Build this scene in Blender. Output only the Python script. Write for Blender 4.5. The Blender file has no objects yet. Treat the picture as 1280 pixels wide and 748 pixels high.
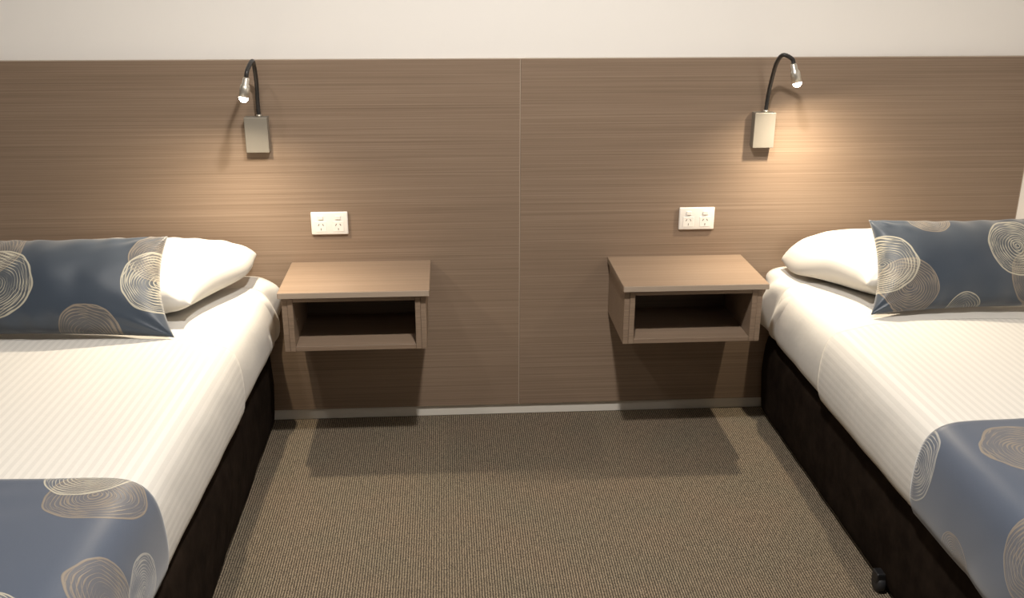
import bpy, bmesh, math, random
from mathutils import Vector, Matrix, noise
C = bpy.context.scene.collection
SC = bpy.context.scene
PI = math.pi

# ------------------------------------------------------------------ camera
cam_d = bpy.data.cameras.new('camera'); cam = bpy.data.objects.new('camera', cam_d); C.objects.link(cam)
SC.camera = cam
PITCH, YAW, ROLL, FPX = math.radians(19.4172), math.radians(3.8614), math.radians(.1221), 1229.876
fw = Vector((math.sin(YAW)*math.cos(PITCH), math.cos(YAW)*math.cos(PITCH), -math.sin(PITCH)))
rt0 = Vector((math.cos(YAW), -math.sin(YAW), 0)); up0 = rt0.cross(fw)
rt = rt0*math.cos(ROLL)+up0*math.sin(ROLL); upv = -rt0*math.sin(ROLL)+up0*math.cos(ROLL)
m = Matrix((rt, upv, -fw)).transposed().to_4x4(); m.translation = Vector((-.0635, -3.0908, 1.5195))
cam.matrix_world = m
cam_d.sensor_fit = 'HORIZONTAL'; cam_d.sensor_width = 36; cam_d.lens = FPX/1280*36
cam_d.clip_start = .05

# ------------------------------------------------------------------ light & exposure
SC.view_settings.view_transform = 'Standard'; SC.view_settings.look = 'None'
SC.view_settings.exposure = 0.0; SC.view_settings.gamma = 1; SC.view_settings.use_curve_mapping = False
w = bpy.data.worlds.new('world'); SC.world = w; w.use_nodes = True
w.node_tree.nodes['Background'].inputs[0].default_value = (1, .93, .84, 1)
w.node_tree.nodes['Background'].inputs[1].default_value = .004
LAMP_W, CEIL_W, LAMP_COL, CEIL_COL = 28.0, .95, (1, .85, .64), (1, .95, .89)
CEIL_LIGHTS = [(.14, -1.62, 64), (-1.0, -1.62, 8), (.14, -3.6, 4)]      # x, y, watts; the last is an added fill light

# ------------------------------------------------------------------ materials
def mat(name, col=(.5,.5,.5), rough=.6, metal=0, spec=.5, sheen=0):
    m = bpy.data.materials.new(name); m.use_nodes = True
    b = m.node_tree.nodes['Principled BSDF']
    b.inputs['Base Color'].default_value = (*col, 1); b.inputs['Roughness'].default_value = rough
    b.inputs['Metallic'].default_value = metal; b.inputs['Specular IOR Level'].default_value = spec
    if sheen: b.inputs['Sheen Weight'].default_value = sheen; b.inputs['Sheen Roughness'].default_value = .5
    return m
class NT:
    def __init__(s, tree): s.t = tree
    def n(s, typ, **kw):
        nd = s.t.nodes.new(typ)
        for k, v in kw.items():
            if k == 'ins':
                for i, x in v.items():
                    if isinstance(x, bpy.types.NodeSocket): s.t.links.new(x, nd.inputs[i])
                    else: nd.inputs[i].default_value = x
            else: setattr(nd, k, v)
        return nd
    def math(s, op, a, b=0.0, c=None, clamp=False):
        ins = {0: a, 1: b}
        if c is not None: ins[2] = c
        return s.n('ShaderNodeMath', operation=op, use_clamp=clamp, ins=ins).outputs[0]
    def mix(s, f, a, b, blend='MIX'):
        nd = s.n('ShaderNodeMix', data_type='RGBA', blend_type=blend)
        for i, x in ((0, f), (6, a), (7, b)):
            if isinstance(x, bpy.types.NodeSocket): s.t.links.new(x, nd.inputs[i])
            else: nd.inputs[i].default_value = x if i == 0 else (*x, 1) if len(x) == 3 else x
        return nd.outputs[2]
    def noise(s, vec, scale, detail=3, rough=.5):
        return s.n('ShaderNodeTexNoise', ins={'Vector': vec, 'Scale': scale, 'Detail': detail, 'Roughness': rough}).outputs['Fac']
    def ramp(s, f, stops):
        nd = s.n('ShaderNodeValToRGB'); s.t.links.new(f, nd.inputs[0]); cr = nd.color_ramp
        while len(cr.elements) < len(stops): cr.elements.new(.5)
        for e, (p, c) in zip(cr.elements, stops): e.position = p; e.color = (*c, 1)
        return nd.outputs[0]
    def bump(s, h, strength, dist):
        return s.n('ShaderNodeBump', ins={'Height': h, 'Strength': strength, 'Distance': dist}).outputs[0]
    def scale(s, vec, xyz):
        return s.n('ShaderNodeVectorMath', operation='MULTIPLY', ins={0: vec, 1: xyz}).outputs[0]

def wood(name, tint=1.0):
    m = mat(name, rough=.42, spec=.35); t = NT(m.node_tree); b = m.node_tree.nodes['Principled BSDF']
    co = t.n('ShaderNodeTexCoord').outputs['Object']
    loc = t.n('ShaderNodeObjectInfo').outputs['Random']
    off = t.n('ShaderNodeCombineXYZ', ins={0: t.math('MULTIPLY', loc, 7), 2: t.math('MULTIPLY', loc, 3)}).outputs[0]
    co = t.n('ShaderNodeVectorMath', operation='ADD', ins={0: co, 1: off}).outputs[0]
    a = t.noise(t.scale(co, (.35, 110, 110)), 2.2, 4, .62)
    f = t.noise(t.scale(co, (1.2, 420, 420)), 1.6, 2, .6)
    l = t.noise(t.scale(co, (.5, 9, 9)), 1.3, 2, .5)
    v = t.math('ADD', t.math('MULTIPLY', a, .55), t.math('ADD', t.math('MULTIPLY', f, .42), t.math('MULTIPLY', l, .17)))
    k = tint
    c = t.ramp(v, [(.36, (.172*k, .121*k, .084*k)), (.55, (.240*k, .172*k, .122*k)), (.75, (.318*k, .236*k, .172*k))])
    m.node_tree.links.new(c, b.inputs['Base Color'])
    m.node_tree.links.new(t.bump(v, .25, .0006), b.inputs['Normal'])
    return m
M = {}
M['wood'] = wood('woodgrain_laminate')
M['wood_edge'] = mat('laminate_edge', (.40, .32, .25), .4)
M['wood_shaded'] = wood('woodgrain_laminate_shaded', .5)  # same wood darkened: shade of the shelf recess put into the colour
def wall_mat():
    m = mat('white_wall_paint', (.88, .85, .81), .32, spec=.35); t = NT(m.node_tree); b = m.node_tree.nodes['Principled BSDF']
    co = t.n('ShaderNodeTexCoord').outputs['Object']
    m.node_tree.links.new(t.bump(t.noise(co, 140, 3), .06, .001), b.inputs['Normal'])
    return m
M['wall'] = wall_mat()
M['wall_far'] = mat('low_bounce_wall_paint', (.24, .21, .18), .7)  # unseen walls, colour made dark to cut bounce light
M['ceiling'] = mat('ceiling_paint', (.62, .60, .56), .8)
M['base'] = mat('skirting_paint', (.74, .70, .63), .4)
def carpet():
    m = mat('ribbed_carpet', rough=.95, spec=.1, sheen=.1); t = NT(m.node_tree); b = m.node_tree.nodes['Principled BSDF']
    co = t.n('ShaderNodeTexCoord').outputs['Object']
    warp = t.noise(t.scale(co, (1, 1, 1)), 60, 2)
    sx = t.n('ShaderNodeSeparateXYZ', ins={0: co})
    x = t.math('ADD', sx.outputs[0], t.math('MULTIPLY', warp, .0025))
    rib = t.math('ADD', t.math('MULTIPLY', t.math('SINE', t.math('MULTIPLY', x, 2*PI/.0068)), .5), .5)
    loop = t.noise(t.scale(co, (1, .38, 1)), 420, 2, .7)
    fib = t.noise(t.scale(co, (1, .12, 1)), 240, 2, .6)
    h = t.math('ADD', t.math('MULTIPLY', rib, .28), t.math('ADD', t.math('MULTIPLY', loop, .85), t.math('MULTIPLY', fib, .25)))
    c = t.ramp(h, [(.46, (.022, .018, .014)), (.66, (.090, .071, .051)), (.88, (.290, .232, .166))])
    blot = t.ramp(t.noise(co, 5, 3), [(.35, (.95, .98, .97)), (.65, (1.03, 1.0, .98))])
    c = t.mix(1.0, c, blot, 'MULTIPLY')
    m.node_tree.links.new(c, b.inputs['Base Color'])
    m.node_tree.links.new(t.bump(h, .55, .003), b.inputs['Normal'])
    return m
M['carpet'] = carpet()
def linen(name, stripes=False, col=(.63, .607, .565)):
    m = mat(name, col, .75, spec=.25, sheen=.15); t = NT(m.node_tree); b = m.node_tree.nodes['Principled BSDF']
    uv = t.n('ShaderNodeTexCoord').outputs['UV']
    h = t.noise(uv, 9, 4, .55)
    nb = t.bump(h, .35, .006)
    weave = t.noise(uv, 700, 1)
    nb = t.n('ShaderNodeBump', ins={'Height': weave, 'Strength': .15, 'Distance': .0005, 'Normal': nb}).outputs[0]
    if stripes:
        s = t.n('ShaderNodeSeparateXYZ', ins={0: uv}).outputs[0]
        st = t.math('GREATER_THAN', t.math('SINE', t.math('MULTIPLY', s, 2*PI/.020)), 0.0)
        c = t.mix(st, tuple(x*.93 for x in col), tuple(min(1, x*1.03) for x in col))
        m.node_tree.links.new(c, b.inputs['Base Color'])
        m.node_tree.links.new(t.math('MULTIPLY_ADD', st, -.18, .78), b.inputs['Roughness'])
        nb = t.n('ShaderNodeBump', ins={'Height': st, 'Strength': .3, 'Distance': .0008, 'Normal': nb}).outputs[0]
    m.node_tree.links.new(nb, b.inputs['Normal'])
    return m
M['sheet'] = linen('white_cotton_sheet'); M['stripe'] = linen('white_satin_stripe', True); M['pillow'] = linen('white_pillowcase', col=(.60, .578, .54))
def velour():
    m = mat('dark_brown_velour', (.016, .012, .010), .95, spec=.06); t = NT(m.node_tree); b = m.node_tree.nodes['Principled BSDF']
    co = t.n('ShaderNodeTexCoord').outputs['Object']
    v = t.noise(co, 16, 4, .6)
    c = t.ramp(v, [(.35, (.009, .0058, .0040)), (.7, (.020, .0135, .0095))])
    m.node_tree.links.new(c, b.inputs['Base Color'])
    m.node_tree.links.new(t.bump(t.noise(co, 34, 4), .5, .004), b.inputs['Normal'])
    return m
M['velour'] = velour()
M['black'] = mat('black_plastic', (.01, .01, .011), .4)
M['blackfoot'] = mat('black_rubber', (.02, .02, .022), .5)
M['boxmetal'] = mat('satin_grey_metal', (.30, .275, .235), .5, metal=.5)
M['nickel'] = mat('brushed_nickel', (.62, .58, .51), .38, metal=.85)
M['neck'] = mat('black_gooseneck', (.02, .018, .017), .45, spec=.5)
M['plastic'] = mat('white_plastic', (.82, .79, .74), .35)
M['slot'] = mat('socket_slot_dark', (.13, .115, .10), .6)
M['cap'] = mat('fixing_cap', (.6, .56, .5), .35, metal=.6)
def emis(name, col, s):
    m = mat(name, (0, 0, 0)); b = m.node_tree.nodes['Principled BSDF']
    b.inputs['Emission Color'].default_value = (*col, 1); b.inputs['Emission Strength'].default_value = s
    return m
M['led'] = emis('led_lens', (1, .9, .72), 45)
M['diffuser'] = emis('downlight_diffuser', (1, .93, .85), 6)

# concentric hand-drawn rings
def ring_group():
    g = bpy.data.node_groups.new('ring_motif', 'ShaderNodeTree')
    for nm, tp in (('Vector', 'NodeSocketVector'), ('Center', 'NodeSocketVector'), ('R', 'NodeSocketFloat'), ('Seed', 'NodeSocketFloat'), ('Aspect', 'NodeSocketFloat')):
        g.interface.new_socket(name=nm, in_out='INPUT', socket_type=tp)
    for nm in ('Lines', 'Disc'): g.interface.new_socket(name=nm, in_out='OUTPUT', socket_type='NodeSocketFloat')
    t = NT(g); i = t.n('NodeGroupInput'); o = t.n('NodeGroupOutput')
    p = t.n('ShaderNodeVectorMath', operation='SUBTRACT', ins={0: i.outputs['Vector'], 1: i.outputs['Center']}).outputs[0]
    asp = t.n('ShaderNodeCombineXYZ', ins={0: i.outputs['Aspect'], 1: 1.0, 2: 0.0}).outputs[0]
    p = t.n('ShaderNodeVectorMath', operation='MULTIPLY', ins={0: p, 1: asp}).outputs[0]
    sd = t.n('ShaderNodeCombineXYZ', ins={0: i.outputs['Seed'], 1: i.outputs['Seed'], 2: i.outputs['Seed']}).outputs[0]
    pv = t.n('ShaderNodeVectorMath', operation='ADD', ins={0: p, 1: sd}).outputs[0]
    n1 = t.math('SUBTRACT', t.noise(pv, 14, 1), .5)
    d = t.n('ShaderNodeVectorMath', operation='LENGTH', ins={0: p}).outputs['Value']
    q = t.math('DIVIDE', d, i.outputs['R'])
    q = t.math('MULTIPLY', q, t.math('MULTIPLY_ADD', n1, .22, 1.0))
    sx = t.n('ShaderNodeSeparateXYZ', ins={0: p})
    tiltx = t.math('MULTIPLY', t.math('DIVIDE', sx.outputs[0], i.outputs['R']), t.math('SUBTRACT', 1.0, q))
    tilty = t.math('MULTIPLY', t.math('DIVIDE', sx.outputs[1], i.outputs['R']), t.math('SUBTRACT', 1.0, q))
    n2 = t.math('SUBTRACT', t.noise(pv, 13, 1, .5), .5)
    ph = t.math('ADD', q, t.math('ADD', t.math('MULTIPLY', tiltx, .28), t.math('ADD', t.math('MULTIPLY', tilty, .35), t.math('MULTIPLY', n2, .36))))
    fr = t.math('FRACT', t.math('MULTIPLY', ph, 13))
    tri = t.math('ABSOLUTE', t.math('SUBTRACT', fr, .5))
    thr = t.math('MULTIPLY_ADD', t.noise(pv, 22, 1, .5), .75, -.20)
    ln = t.math('MULTIPLY', t.math('SUBTRACT', thr, tri), 9.0, clamp=True)
    n3 = t.math('SUBTRACT', t.noise(t.scale(pv, (1, 1.3, 1)), 12, 1, .5), .5)
    ph2 = t.math('ADD', q, t.math('ADD', t.math('MULTIPLY', tiltx, -.22), t.math('ADD', t.math('MULTIPLY', tilty, .10), t.math('MULTIPLY', n3, .26))))
    tri2 = t.math('ABSOLUTE', t.math('SUBTRACT', t.math('FRACT', t.math('MULTIPLY', ph2, 11.0)), .5))
    thr2 = t.math('MULTIPLY_ADD', t.noise(pv, 18, 1, .6), .60, -.20)
    ln2 = t.math('MULTIPLY', t.math('SUBTRACT', thr2, tri2), 9.0, clamp=True)
    ln = t.math('MAXIMUM', ln, ln2)
    disc = t.math('MULTIPLY', t.math('SUBTRACT', 1.0, q), 60.0, clamp=True)
    rim = t.math('MULTIPLY', t.math('SUBTRACT', .03, t.math('ABSOLUTE', t.math('SUBTRACT', q, .97))), 60.0, clamp=True)
    ln = t.math('MULTIPLY', t.math('MAXIMUM', ln, rim), disc)
    g.links.new(ln, o.inputs[0]); g.links.new(disc, o.inputs[1])
    return g
RG = ring_group()
CREAM = (.47, .435, .34); TAUPE = (.225, .185, .142); SILVER = (.36, .35, .32)
def motif_fabric(name, base, circles, rough=.5):
    m = mat(name, base, rough, spec=.4, sheen=.35); t = NT(m.node_tree); b = m.node_tree.nodes['Principled BSDF']
    uv = t.n('ShaderNodeTexCoord').outputs['UV']
    col = None; hsum = None
    fine = t.noise(t.scale(uv, (1, 3, 1)), 260, 2)
    col = t.mix(fine, tuple(x*.85 for x in base), tuple(x*1.15 for x in base))
    for k, (cx, cy, R, c, asp) in enumerate(circles):
        g = t.n('ShaderNodeGroup', node_tree=RG, ins={0: uv, 1: (cx, cy, 0), 2: R, 3: 1.7*k+.3, 4: asp})
        fill = .30 if c == TAUPE else .10
        col = t.mix(t.math('MULTIPLY', g.outputs[1], fill), col, tuple(x*.8 for x in c))
        col = t.mix(t.math('MULTIPLY', g.outputs[0], .88), col, c)
        hsum = g.outputs[0] if hsum is None else t.math('MAXIMUM', hsum, g.outputs[0])
    m.node_tree.links.new(col, b.inputs['Base Color'])
    m.node_tree.links.new(t.bump(hsum, .35, .0008), b.inputs['Normal'])
    return m

# ------------------------------------------------------------------ helpers
def obj(name, bm, m, parent=None, smooth=False, loc=None):
    me = bpy.data.meshes.new(name); bm.normal_update(); bm.to_mesh(me); bm.free()
    if m: me.materials.append(m)
    if smooth:
        for p in me.polygons: p.use_smooth = True
    o = bpy.data.objects.new(name, me); C.objects.link(o)
    if parent: o.parent = parent
    if loc: o.location = loc
    return o
def empty(name, loc):
    o = bpy.data.objects.new(name, None); o.empty_display_size = .05; C.objects.link(o); o.location = loc; return o
def tag(o, label=None, cat=None, group=None, kind=None):
    for k, v in (('label', label), ('category', cat), ('group', group), ('kind', kind)):
        if v: o[k] = v
    return o
def box(bm, x0, x1, y0, y1, z0, z1, bev=0, seg=1):
    r = bmesh.ops.create_cube(bm, size=1)
    for v in r['verts']: v.co = Vector(((x0+x1)/2+v.co.x*(x1-x0), (y0+y1)/2+v.co.y*(y1-y0), (z0+z1)/2+v.co.z*(z1-z0)))
    if bev: bmesh.ops.bevel(bm, geom=list({e for v in r['verts'] for e in v.link_edges}), offset=bev, segments=seg, affect='EDGES', profile=.5)
    return bm
def bx(*a, **k): return box(bmesh.new(), *a, **k)
def lathe(prof, n=32):
    bm = bmesh.new(); rings = []
    for r, z in prof:
        rings.append([bm.verts.new((r*math.cos(2*PI*i/n), r*math.sin(2*PI*i/n), z)) for i in range(n)] if r > 1e-6 else [bm.verts.new((0, 0, z))])
    for a, b in zip(rings, rings[1:]):
        for i in range(n):
            j = (i+1) % n
            if len(a) == 1 and len(b) == 1: continue
            if len(a) == 1: bm.faces.new((a[0], b[j], b[i]))
            elif len(b) == 1: bm.faces.new((a[i], a[j], b[0]))
            else: bm.faces.new((a[i], a[j], b[j], b[i]))
    bmesh.ops.recalc_face_normals(bm, faces=bm.faces)
    return bm
def tube(pts, r, n=12, sub=10, rib=0):
    P = [Vector(p) for p in pts]; out = []
    Q = [P[0]*2-P[1]]+P+[P[-1]*2-P[-2]]
    for i in range(1, len(Q)-2):
        for k in range(sub):
            t = k/sub; a, b, c, d = Q[i-1:i+3]
            out.append(.5*((2*b)+(c-a)*t+(2*a-5*b+4*c-d)*t*t+(3*b-a-3*c+d)*t**3))
    out.append(P[-1]); bm = bmesh.new(); prev = None; N = None
    for i, p in enumerate(out):
        tg = (out[min(i+1, len(out)-1)]-out[max(i-1, 0)]).normalized()
        if N is None: N = tg.orthogonal().normalized()
        N = (N-tg*N.dot(tg)).normalized(); B = tg.cross(N)
        rr = r*(1+(rib if i % 2 else -rib))
        ring = [bm.verts.new(p+(N*math.cos(2*PI*k/n)+B*math.sin(2*PI*k/n))*rr) for k in range(n)]
        if prev:
            for k in range(n): bm.faces.new((prev[k], prev[(k+1) % n], ring[(k+1) % n], ring[k]))
        else: bm.faces.new(ring[::-1])
        prev = ring
    bm.faces.new(prev); bmesh.ops.recalc_face_normals(bm, faces=bm.faces)
    return bm
def sstep(a, b, x):
    t = max(0, min(1, (x-a)/(b-a))); return t*t*(3-2*t)

# ------------------------------------------------------------------ room shell
XL, XR, YF, ZC = -2.75, 1.843, -5.2, 2.6
WALL_Y = .018
def struct(name, bm, m):
    return tag(obj(name, bm, m), kind='structure')
struct('floor', bx(XL, XR, YF, WALL_Y+.1, -.1, 0), M['carpet'])
struct('ceiling', bx(XL, XR, YF, WALL_Y+.1, ZC, ZC+.1), M['ceiling'])
struct('wall_back', bx(XL, XR, WALL_Y, WALL_Y+.1, 0, ZC), M['wall'])
struct('wall_left', bx(XL-.1, XL, YF, WALL_Y+.1, 0, ZC), M['wall_far'])
struct('wall_right', bx(XR, XR+.1, YF, WALL_Y+.1, 0, ZC), M['wall'])
struct('wall_front', bx(XL, XR, YF-.1, YF, 0, ZC), M['wall_far'])
struct('baseboard_right', bx(XR-.009, XR, YF, .009, 0, .075, bev=.002), M['base'])
struct('baseboard_left', bx(XL, XL+.009, YF, .009, 0, .075, bev=.002), M['base'])
struct('baseboard_back', bx(XL, XR, .0095, WALL_Y, 0, .075, bev=.002), M['base'])

# ceiling downlights (above the frame); the rear one is added for ambient fill
for i, (x, y, W_) in enumerate(CEIL_LIGHTS):
    t = tag(empty('ceiling_downlight', (x, y, ZC-.02)), ['round recessed ceiling downlight above the gap between the beds', 'round recessed ceiling downlight above the left bed', 'added round ceiling fill light behind the camera'][i], 'light')
    obj('trim_ring', lathe([(.085, .02), (.10, .02), (.10, .005), (.095, 0), (.085, .004), (.085, .02)]), M['plastic'], t, True)
    obj('diffuser', lathe([(0, .010), (.085, .010), (.085, .014), (0, .014)]), M['diffuser'], t, True)
    ld = bpy.data.lights.new('downlight_glow', 'AREA'); ld.shape = 'DISK'; ld.size = .13; ld.energy = CEIL_W*W_; ld.color = CEIL_COL
    lo = bpy.data.objects.new('downlight_glow', ld); C.objects.link(lo); lo.parent = t; lo.location = (0, 0, -.006)

# headboard panels on the wall
HZ0, HZ1, SEAM, HR = .0415, 1.2117, .1703, 1.8395
def head_panel(x0, x1, label):
    t = tag(empty('headboard_panel', (x0, WALL_Y-.001, HZ0)), label, 'headboard')
    L = x1-x0
    obj('panel_board', bx(0, L, -WALL_Y+.0012, 0, 0, HZ1-HZ0-.002), M['wood'], t)
    bm = bmesh.new()
    box(bm, 0, L, -WALL_Y+.001, 0, HZ1-HZ0-.0019, HZ1-HZ0)
    tag(obj('top_edge', bm, M['wood_edge'], t), 'paler top edge strip')
    bm = bx(L, L+.0026, -WALL_Y+.001, 0, 0, HZ1-HZ0)
    tag(obj('side_edge', bm, M['wood_edge'], t), 'paler side edge strip')
head_panel(-2.35, SEAM-.0022, 'wide woodgrain headboard panel on the wall left of the pale seam')
head_panel(SEAM+.0012, HR, 'wide woodgrain headboard panel on the wall right of the pale seam')

# ------------------------------------------------------------------ floating nightstands
def nightstand(x0, yaw, lab, capside):
    t = tag(empty('floating_nightstand', (x0, 0, .3755)), lab, 'nightstand')
    W, D, T = .449, .311, .5696-.3755
    zt = T-.0185
    obj('top_board', bx(0, W, -D, -.0005, zt, T, bev=.0012), M['wood'], t)
    tag(obj('top_front_edge', bx(.002, W-.002, -D-.0006, -D+.0002, zt+.001, T-.001), M['wood_edge'], t), 'paler front edge strip')
    il, ir = .008, W-.012            # outer faces of the body
    for a in (il, ir-.0165):
        s = obj('side_panel', bx(a, a+.0165, -D+.018, -.0005, 0, zt-.0003, bev=.0008), M['wood'], t)
    for a in (il+.0165+.0004, ir-.0165-.0164):
        obj('inner_side', bx(a, a+.016, -D+.016, -.010, 0.001, zt-.006, bev=.0008), M['wood'], t)
    a0, a1 = il+.0333, ir-.0333
    obj('top_rail', bx(a0, a1, -D+.017, -.010, zt-.017, zt-.006, bev=.0008), M['wood'], t)
    obj('shelf_board', bx(a0, a1, -D+.017, -.010, .001, .0165, bev=.0008), M['wood'], t)
    obj('back_board', bx(a0, a1, -.0098, -.0006, .001, zt-.006), M['wood_shaded'], t)
    cx = a0+.0012 if capside < 0 else a1-.0012
    bm = lathe([(0, 0), (.0035, 0), (.0035, .0015), (0, .0015)], 12)
    bmesh.ops.rotate(bm, verts=bm.verts, cent=(0, 0, 0), matrix=Matrix.Rotation(PI/2*(1 if capside < 0 else -1), 3, 'Y'))
    tag(obj('fixing_cap', bm, M['cap'], t, loc=(a0 if capside < 0 else a1, -D+.075, .085)), 'small metal fixing cap')
    bm = lathe([(0, -.004), (.003, -.003), (.003, 0), (0, 0)], 12)
    obj('screw', bm, M['cap'], t, loc=(W*.5, -D+.07, 0))
    return t
nightstand(-.571, 0, 'floating woodgrain nightstand with open shelf beside the left bed', -1)
nightstand(.461, 0, 'floating woodgrain nightstand with open shelf beside the right bed', 1)

# ------------------------------------------------------------------ power outlets
def outlet(x, z, lab):
    t = tag(empty('power_outlet', (x, 0, z)), lab, 'outlet')
    obj('cover_plate', bx(0, .117, -.0095, 0, 0, .0745, bev=.0035, seg=3), M['plastic'], t, True)
    for cx in (.031, .086):
        tag(obj('outlet_face', bx(cx-.018, cx+.018, -.0105, -.009, .010, .044, bev=.0007), M['plastic'], t), None)
        s = obj('rocker_switch', bx(cx-.0085, cx+.0085, -.0125, -.009, .050, .0625, bev=.0012), M['plastic'], t)
        bm = bmesh.new()
        for dx, dz, a in ((-.0068, .006, 30), (.0068, .006, -30), (0, -.0085, 0)):
            b2 = bx(-.0011, .0011, -.0110, -.0095, -.0035, .0035)
            bmesh.ops.rotate(b2, verts=b2.verts, cent=(0, 0, 0), matrix=Matrix.Rotation(math.radians(a), 3, 'Y'))
            bmesh.ops.translate(b2, verts=b2.verts, vec=(cx+dx, 0, .027+dz))
            me = bpy.data.meshes.new('tmp'); b2.to_mesh(me); b2.free(); bm.from_mesh(me); bpy.data.meshes.remove(me)
        tag(obj('pin_slots', bm, M['slot'], t), 'three dark pin slots')
outlet(-.4998, .6625, 'white double power outlet on the headboard above the left nightstand')
outlet(.6925, .6600, 'white double power outlet on the headboard above the right nightstand')

# ------------------------------------------------------------------ reading lamps
def reading_lamp(bx0, bx1, z0, z1, path, head, aim, lab):
    t = tag(empty('reading_lamp', ((bx0+bx1)/2, 0, z0)), lab, 'lamp')
    o = Vector(((bx0+bx1)/2, 0, z0)); hw = (bx1-bx0)/2
    obj('wall_box', bx(-hw, hw, -.034, -.0005, 0, z1-z0, bev=.0015, seg=2), M['boxmetal'], t)
    obj('gooseneck', tube([Vector(p)-o for p in path], .0062, 14, 9, .04), M['neck'], t, True)
    c = lathe([(0, 0), (.009, 0), (.009, .006), (.0062, .008), (0, .008)], 20)
    obj('neck_collar', c, M['nickel'], t, True, loc=Vector(path[0])-o)
    h = obj('lamp_head', lathe([(0, .058), (.0075, .058), (.0095, .055), (.0100, .040), (.0135, .034), (.0145, .030), (.0145, 0), (.0125, 0), (.0115, .004), (0, .0045)], 28), M['nickel'], t, True)
    d = Vector(aim).normalized()
    q = (-d).to_track_quat('Z', 'Y')
    h.location = Vector(head)-o; h.rotation_mode = 'QUATERNION'; h.rotation_quaternion = q
    l = obj('lens', lathe([(0, -.0125), (.007, -.0105), (.0115, -.006), (.0138, .0), (.0115, .0035), (0, .0038)], 24), M['led'], h, True)
    l['label'] = 'glowing lens'
    ld = bpy.data.lights.new('reading_light', 'SPOT'); ld.energy = LAMP_W; ld.color = LAMP_COL
    ld.spot_size = math.radians(135); ld.spot_blend = 1.0; ld.shadow_soft_size = .011
    lo = bpy.data.objects.new('reading_light', ld); C.objects.link(lo); lo.parent = h; lo.location = (0, 0, -.0250)
    l2 = ld.copy(); l2.spot_size = math.radians(172); l2.spot_blend = .5; l2.energy = LAMP_W*.24     # stray light of the lens
    lo = bpy.data.objects.new('reading_light_spill', l2); C.objects.link(lo); lo.parent = h; lo.location = (0, 0, -.0250)
hl = Vector((-.634, -.225, 1.128))
aim_l = Vector((-.16, -.32, -1)).normalized()
top = hl-aim_l*.056
reading_lamp(-.678, -.608, .935, 1.043,
    [(-.634, -.018, 1.043), (-.634, -.020, 1.085), (-.630, -.035, 1.150), (-.624, -.085, 1.205), (-.617, -.150, 1.222), tuple(top-aim_l*.022), tuple(top+aim_l*.002)],
    hl, aim_l, 'nickel reading lamp with black gooseneck pointing forward above the left bed')
hr = Vector((.989, -.160, 1.152)); aim_r = Vector((.24, -.22, -1)).normalized(); top = hr-aim_r*.056
reading_lamp(.9095, .977, .933, 1.044,
    [(.947, -.018, 1.044), (.949, -.022, 1.095), (.947, -.050, 1.150), (.941, -.100, 1.205), (.945, -.140, 1.232), tuple(top-aim_r*.016), tuple(top+aim_r*.002)],
    hr, aim_r, 'nickel reading lamp with black gooseneck arched sideways above the right bed')

# ------------------------------------------------------------------ beds
# profile of the mattress side, from the bottom hem inwards: (inset from the edge, z)
PROF = [(.030, .312), (.008, .318), (-.004, .335), (-.010, .37), (-.010, .41), (-.006, .455), (.002, .490), (.020, .515), (.050, .5265), (.11, .530), (.20, .531)]
def profile_pts(width):
    L = list(PROF); n = max(4, int((width-.40)/.04))
    for i in range(1, n): L.append((.20+(width-.40)*i/n, .531+.006*math.sin(PI*i/n)))
    L += [(width-a, z) for a, z in reversed(PROF)]
    # resample finely
    arc = [0]
    for a, b in zip(L, L[1:]): arc.append(arc[-1]+math.dist(a, b))
    out = []; N = int(arc[-1]/.012); j = 0
    for i in range(N+1):
        s = arc[-1]*i/N
        while j < len(arc)-2 and arc[j+1] < s: j += 1
        f = (s-arc[j])/(arc[j+1]-arc[j]); out.append((L[j][0]*(1-f)+L[j+1][0]*f, L[j][1]*(1-f)+L[j+1][1]*f, s))
    # smooth a little
    for _ in range(2):
        out = [out[0]]+[((a[0]+2*b[0]+c[0])/4, (a[1]+2*b[1]+c[1])/4, b[2]) for a, b, c in zip(out, out[1:], out[2:])]+[out[-1]]
    return out
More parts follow.
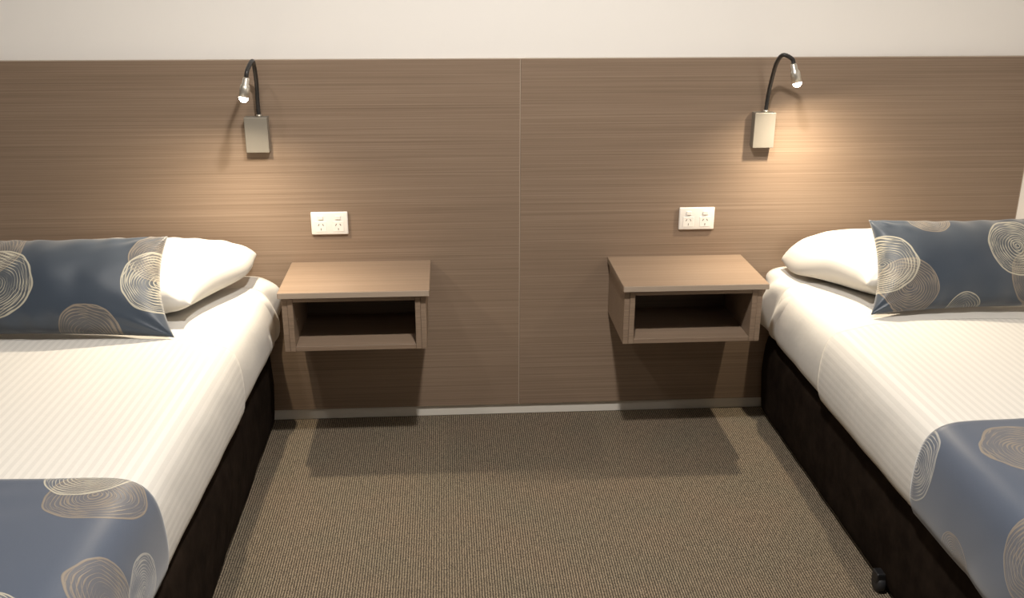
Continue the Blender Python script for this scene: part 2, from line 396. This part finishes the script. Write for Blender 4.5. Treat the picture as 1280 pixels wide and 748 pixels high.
def cover(name, side, edge, width, y0, y1, off, m, wr, parent=None, closed=False, hem=0, loc=(0, 0, 0), skew0=None, step=.014, thick=.0):
    """cloth wrapped over the mattress; side=+1 when the aisle lies at +x of the bed"""
    pr = profile_pts(width); n = len(pr); ny = int(abs(y1-y0)/step)
    i0 = next(i for i, p in enumerate(pr) if p[1] > .312+hem)
    rng = range(i0, n-i0)
    bm = bmesh.new(); uvl = bm.loops.layers.uv.new('UVMap'); rows = []; uvs = {}
    for j in range(ny+1):
        row = []
        for i in rng:
            a, z, s = pr[i]
            p0 = pr[max(0, i-1)]; p1 = pr[min(n-1, i+1)]
            tx, tz = p1[0]-p0[0], p1[1]-p0[1]; l = math.hypot(tx, tz) or 1
            nx, nz = -tz/l, tx/l
            yy0 = y0+(skew0(a) if skew0 else 0)
            y = yy0+(y1-yy0)*j/ny
            d = off+wr(a, y, z, s)
            if j == 0 or j == ny: d -= min(off, .003)
            A, Z = a+nx*d, z+nz*d
            x = edge(y)-side*A
            v = bm.verts.new((x-loc[0], y-loc[1], Z-loc[2])); uvs[v] = (s, y); row.append(v)
        rows.append(row)
    fs = []
    for r0, r1 in zip(rows, rows[1:]):
        for a, b, c, d in zip(r0, r0[1:], r1[1:], r1):
            fs.append(bm.faces.new((a, b, c, d)))
    for f in fs:
        for lp in f.loops: lp[uvl].uv = uvs[lp.vert]
    if closed:
        bm.faces.new(rows[0]); bm.faces.new(rows[-1][::-1])
        for r0, r1 in zip(rows, rows[1:]): bm.faces.new((r0[0], r1[0], r1[-1], r0[-1]))
        bmesh.ops.recalc_face_normals(bm, faces=bm.faces)
    else:
        f = fs[len(fs)//2]; f.normal_update()
        if f.normal.z < 0: bmesh.ops.reverse_faces(bm, faces=bm.faces)
    o = obj(name, bm, m, parent, True)
    if thick:
        md = o.modifiers.new('thickness', 'SOLIDIFY'); md.thickness = thick; md.offset = -1
    if not parent: o.location = loc
    return o
def nz(x, y, z): return noise.noise(Vector((x, y, z)))
def wr_fitted(seed):
    def f(a, y, z, s):
        k = sstep(-.38, -.10, y)*sstep(.53, .49, z)*sstep(.31, .36, z)
        r = .0016*nz(a*7, y*7, seed)
        r += k*(.012*math.sin(y*46+3.2*z*9+seed)+.010*nz(y*16+seed, z*10, 3))
        return r
    return f
def wr_sheet(seed):
    def f(a, y, z, s):
        side = sstep(.52, .46, z)
        r = .0012*nz(a*6, y*6, seed+4)+.0015
        r += side*(.0014*nz(y*7+seed, z*3, 1)+.0005*math.sin(y*31+z*12+2*nz(y*3, z, seed)))
        return r
    return f
def wr_runner(seed):
    def f(a, y, z, s):
        r = .003+.0035*(nz(a*2.2, y*16+a*2, seed)*sstep(.1, .3, a))+.001*nz(a*8, y*8, seed)
        side = sstep(.52, .46, z)
        ys = y+1.62+.8*(z-.42)
        r += side*.004*math.exp(-((ys)/.06)**2)+side*.004*math.exp(-((ys-.10)/.03)**2)*nz(z*8, y*3, seed+.4)
        return r
    return f
def bed(side, xb, edge, width, lab, circles, seed, runner_lab, sheet_y, run_y, labs):
    """xb = floor line of the aisle side of the base"""
    o = (xb-side*width/2, -1.0, 0)
    t = tag(empty('bed', o), lab, 'bed')
    x_out, x_in = xb, xb-side*width
    lo, hi = min(x_out, x_in), max(x_out, x_in)
    # padded base, sides slightly bulging, own vertical seam
    bm = bmesh.new(); N = 60; rows = []
    zs = [.012, .03, .06, .11, .16, .21, .26, .285, .298]
    bulge = [-.012, -.003, 0, .004, .006, .005, .002, -.004, -.014]
    per = []
    x0, x1, y0, y1, r = lo, hi, -2.02, -.012, .05
    def seg(ax, ay, bx_, by_, n): return [(ax+(bx_-ax)*i/n, ay+(by_-ay)*i/n) for i in range(n)]
    def arc(cx, cy, a0): return [(cx+r*math.cos(a0+PI/2*i/6), cy+r*math.sin(a0+PI/2*i/6)) for i in range(6)]
    per += seg(x0+r, y0, x1-r, y0, 24)+arc(x1-r, y0+r, -PI/2)+seg(x1, y0+r, x1, y1-r, 60)+arc(x1-r, y1-r, 0)+seg(x1-r, y1, x0+r, y1, 24)+arc(x0+r, y1-r, PI/2)+seg(x0, y1-r, x0, y0+r, 60)+arc(x0+r, y0+r, PI)
    cx, cy = (x0+x1)/2, (y0+y1)/2
    for z, b in zip(zs, bulge):
        row = []
        for (x, y) in per:
            nx = (1 if x > x1-.001 else -1 if x < x0+.001 else 0); ny = (1 if y > y1-.001 else -1 if y < y0+.001 else 0)
            w_ = .0035*nz(x*3+y*9, z*14, seed)
            sx = (x-cx)/(x1-x0)*2; sy = (y-cy)/(y1-y0)*2
            d = b+w_
            row.append(bm.verts.new((x+nx*d if nx else x+sx*d, min(-.004, y+ny*d if ny else y), z)))
        rows.append(row)
    n = len(per)
    for a, b in zip(rows, rows[1:]):
        for i in range(n): bm.faces.new((a[i], a[(i+1) % n], b[(i+1) % n], b[i]))
    bm.faces.new(rows[-1]); bm.faces.new(rows[0][::-1]); bmesh.ops.recalc_face_normals(bm, faces=bm.faces)
    for v in bm.verts: v.co -= Vector(o)
    tag(obj('bed_base', bm, M['velour'], t, True), 'dark brown padded fabric base')
    # castors: one near the aisle shows beside the base
    for k, (yy, inset) in enumerate(((-1.055, -.006), (-1.95, .06), (-.12, .06))):
        for q in (0, 1):
            if k == 0 and (q == 1 or side > 0): continue
            xx = (xb-side*inset if q == 0 else x_in+side*.06)
            bm = bmesh.new()
            b2 = lathe([(0, -.011), (.019, -.011), (.023, -.007), (.023, .007), (.019, .011), (0, .011)], 20)
            bmesh.ops.rotate(b2, verts=b2.verts, cent=(0, 0, 0), matrix=Matrix.Rotation(PI/2, 3, 'Y'))
            bmesh.ops.translate(b2, verts=b2.verts, vec=(0, 0, .023))
            wh = obj('castor', b2, M['blackfoot'], t, True, loc=(xx-o[0], yy-o[1], 0))
            br = bx(-.014, .014, -.016, .016, .030, .056, bev=.004, seg=2)
            obj('castor_bracket', br, M['black'], wh)
    mt = cover('mattress', side, edge, width-.02, -.012, -2.0, 0, M['sheet'], wr_fitted(seed), t, closed=True, loc=o)
    tag(mt, 'mattress in white fitted sheet, bunched at the wall')
    tag(cover('bed_sheet', side, edge, width-.02, sheet_y, -1.92, .003, M['sheet'], wr_sheet(seed), hem=.006, loc=(edge(-1)-side*width/2, -1, .55), thick=.0015), labs[0], 'sheet')
    tag(cover('coverlet', side, edge, width-.02, -.585, -1.93, .0095, M['stripe'], wr_sheet(seed+.0), hem=.010, loc=(edge(-1)-side*width/2, -1.2, .55), skew0=lambda a: -.05*math.exp(-(a/.10)**2)+.03*math.exp(-(a/.04)**2), thick=.003), labs[1], 'bedspread')
    fm = motif_fabric(runner_lab[0], (.060, .080, .120), circles, .45)
    tag(cover('bed_runner', side, edge, width-.02, run_y, -1.90, .013, fm, wr_runner(seed), hem=.004, loc=(edge(-1)-side*width/2, -1.6, .56), thick=.002, step=.01), runner_lab[1], 'bed runner')
    return t
# runner motifs: (arc length from the aisle hem, y, radius, colour, aspect)
circ_l = [(.290, -1.400, .088, TAUPE, 1.0), (.325, -1.325, .080, CREAM, 1.0), (.168, -1.645, .088, TAUPE, 1.0), (.105, -1.505, .078, SILVER, 1.2), (.35, -1.775, .075, CREAM, 1.0), (.62, -1.46, .09, CREAM, 1.0)]
circ_r = [(.150, -1.208, .075, SILVER, .95), (.365, -1.345, .105, TAUPE, 1.0), (.205, -1.655, .10, TAUPE, 1.0), (.045, -1.41, .055, TAUPE, 1.0), (.60, -1.30, .10, CREAM, 1.0), (.50, -1.62, .09, SILVER, 1.0)]
bed(1, -.657, lambda y: -.626+.030*y, 1.53, 'wide bed on dark fabric base left of the nightstands', circ_l, 1.3,
    ('runner_fabric_left', 'slate blue ring-patterned runner across the left bed'), -.13, -1.335,
    ('plain white sheet showing between pillow and striped coverlet, left bed', 'white satin-striped coverlet over the left bed'))
bed(-1, 1.008, lambda y: .992+0*y, .815, 'bed on dark fabric base right of the nightstands', circ_r, 5.1,
    ('runner_fabric_right', 'slate blue ring-patterned runner across the right bed'), -.19, -1.20,
    ('plain white sheet showing between pillow and striped coverlet, right bed', 'white satin-striped coverlet over the right bed'))

# ------------------------------------------------------------------ pillows and cushions
def puff(name, W, H, T, m, origin, ex, ev, en, seed, pinch=.05, tuck=None, wrk=.004, nu=72, nv=44, expo=.42, corner=None, uvflip=1, floor=None, back=1.0):
    """W x H pillow centred on the origin; ex, ev, en are its axes"""
    ex, ev, en = (Vector(a).normalized() for a in (ex, ev, en)); O = Vector(origin)
    bm = bmesh.new(); uvl = bm.loops.layers.uv.new('UVMap'); uvs = {}
    def P(u, v, s):
        # more samples near the seams
        u_ = math.sin(u*PI/2)*.6+u*.4; v_ = math.sin(v*PI/2)*.6+v*.4
        x = W/2*u_*(1-pinch*(1-v_*v_)); y = H/2*v_*(1-pinch*1.3*(1-u_*u_))
        th = max(0, (1-u_*u_)*(1-v_*v_))**expo
        c = abs(u_*v_)
        fold = wrk*nz(x*14+seed, y*14, s+seed)*(th**.5)
        fold += wrk*1.3*math.sin(math.atan2(1.02-abs(v_), 1.02-abs(u_))*11+seed+3*u_)*c*c*(th**.4)
        fold += wrk*1.0*math.sin(x*75*1+seed*3+4*nz(x*5, y*2, seed))*sstep(.55, .95, abs(v_))*sstep(0, .35, th)*(1-abs(u_))**.5
        z = s*(T/2*th*(1 if s > 0 else back)+fold*(1 if s > 0 else .4))
        if tuck: x, y, z = tuck(u_, v_, x, y, z)
        return O+ex*x+ev*y+en*z, (x+W/2, y+H/2)
    grid = {}
    for s in (1, -1):
        for i in range(nu+1):
            for j in range(nv+1):
                if s < 0 and (i in (0, nu) or j in (0, nv)): grid[s, i, j] = grid[1, i, j]; continue
                p, uv = P(-1+2*i/nu, -1+2*j/nv, s)
                if floor is not None and p.z < floor: p.z = floor+.1*(p.z-floor)*0
                v = bm.verts.new(p); uvs[v] = uv; grid[s, i, j] = v
    for s in (1, -1):
        for i in range(nu):
            for j in range(nv):
                q = [grid[s, i, j], grid[s, i+1, j], grid[s, i+1, j+1], grid[s, i, j+1]]
                f = bm.faces.new(q if s > 0 else q[::-1])
                for lp in f.loops: lp[uvl].uv = uvs[lp.vert]
    c = O.copy()
    for v in bm.verts: v.co -= c
    o = obj(name, bm, m, None, True, loc=c)
    return o
BEDZ = .541
def tuck_to(side):
    # the aisle-side front corner is drawn in under the pillow and its back corner lifts to a point
    def f(u, v, x, y, z):
        k = sstep(0, 1, side*u)
        x -= side*.13*k*sstep(.75, -1, v)
        y += .17*sstep(.35, -1, v)*sstep(.60, .25, side*u)      # pushed back where the cushion leans
        z -= (.022 if side > 0 else .052)*abs(u)**8*sstep(-.3, .6, v)*(1 if side*u > 0 else 0); x -= side*.02*k*abs(u)**4*sstep(0, 1, v)
        z *= 1-.25*sstep(.4, -.6, v)*sstep(.5, .1, side*u)
        return x, y, z
    return f
pl = puff('pillow', .72, .42, .18, M['pillow'], (-1.010, -.262, .615), (1, 0, 0), (0, 1, .09), (0, -.09, 1), 2.1, pinch=.03, tuck=tuck_to(1), floor=BEDZ, expo=.40)
tag(pl, 'white pillow at the head of the left bed behind the blue cushion', 'pillow')
pr_ = puff('pillow', .68, .42, .19, M['pillow'], (1.355, -.250, .612), (1, 0, 0), (0, 1, .0), (0, 0, 1), 7.7, pinch=.03, tuck=tuck_to(-1), floor=BEDZ, expo=.40)
tag(pr_, 'white pillow at the head of the right bed behind the blue cushion', 'pillow')

CL = [(.78-.035, .22, .072, TAUPE, 1.0), (.78-.465, .235, .085, TAUPE, 1.0), (.78-.43, .135, .094, CREAM, 1.0), (.78-.195, -.005, .084, TAUPE, 1.0), (.78-.03, .150, .090, CREAM, 1.0)]
CR = [(.185, .285, .062, TAUPE, 1.0), (.085, .072, .080, TAUPE, 1.0), (.030, .145, .088, CREAM, 1.0), (.25, -.01, .055, CREAM, 1.0), (.45, .085, .075, TAUPE, 1.0), (.41, .17, .09, CREAM, 1.0), (.66, .2, .08, TAUPE, 1.0)]
BLUE = (.036, .050, .072)
mcl = motif_fabric('cushion_fabric_left', BLUE, CL, .42); mcr = motif_fabric('cushion_fabric_right', BLUE, CR, .42)
ev = Vector((0, .60, .80)).normalized(); H = .290
def cush(xc, y0, yaw, m, seed, lab, W):
    R_ = Matrix.Rotation(yaw, 3, 'Z'); ex = R_ @ Vector((1, 0, 0)); e2 = R_ @ ev; en = ex.cross(e2)
    c = Vector((xc, y0, .546))+e2*(H/2)+en*.0
    o = puff('cushion', W, H, .165, m, c, ex, e2, en, seed, pinch=.075, wrk=.0045, expo=.45, back=.35, floor=BEDZ+.004, nu=96, nv=48, tuck=lambda u, v, x, y, z: (x*(1-.055*v*(.39/(W/2))), y, z))
    return tag(o, lab, 'cushion')
cush(-.820-.39, -.575, math.radians(-2.0), mcl, 3.3, 'slate blue cushion with embroidered rings on the left bed', .78)
cush(1.156+.32, -.525, math.radians(1.5), mcr, 8.2, 'slate blue cushion with embroidered rings on the right bed', .64)
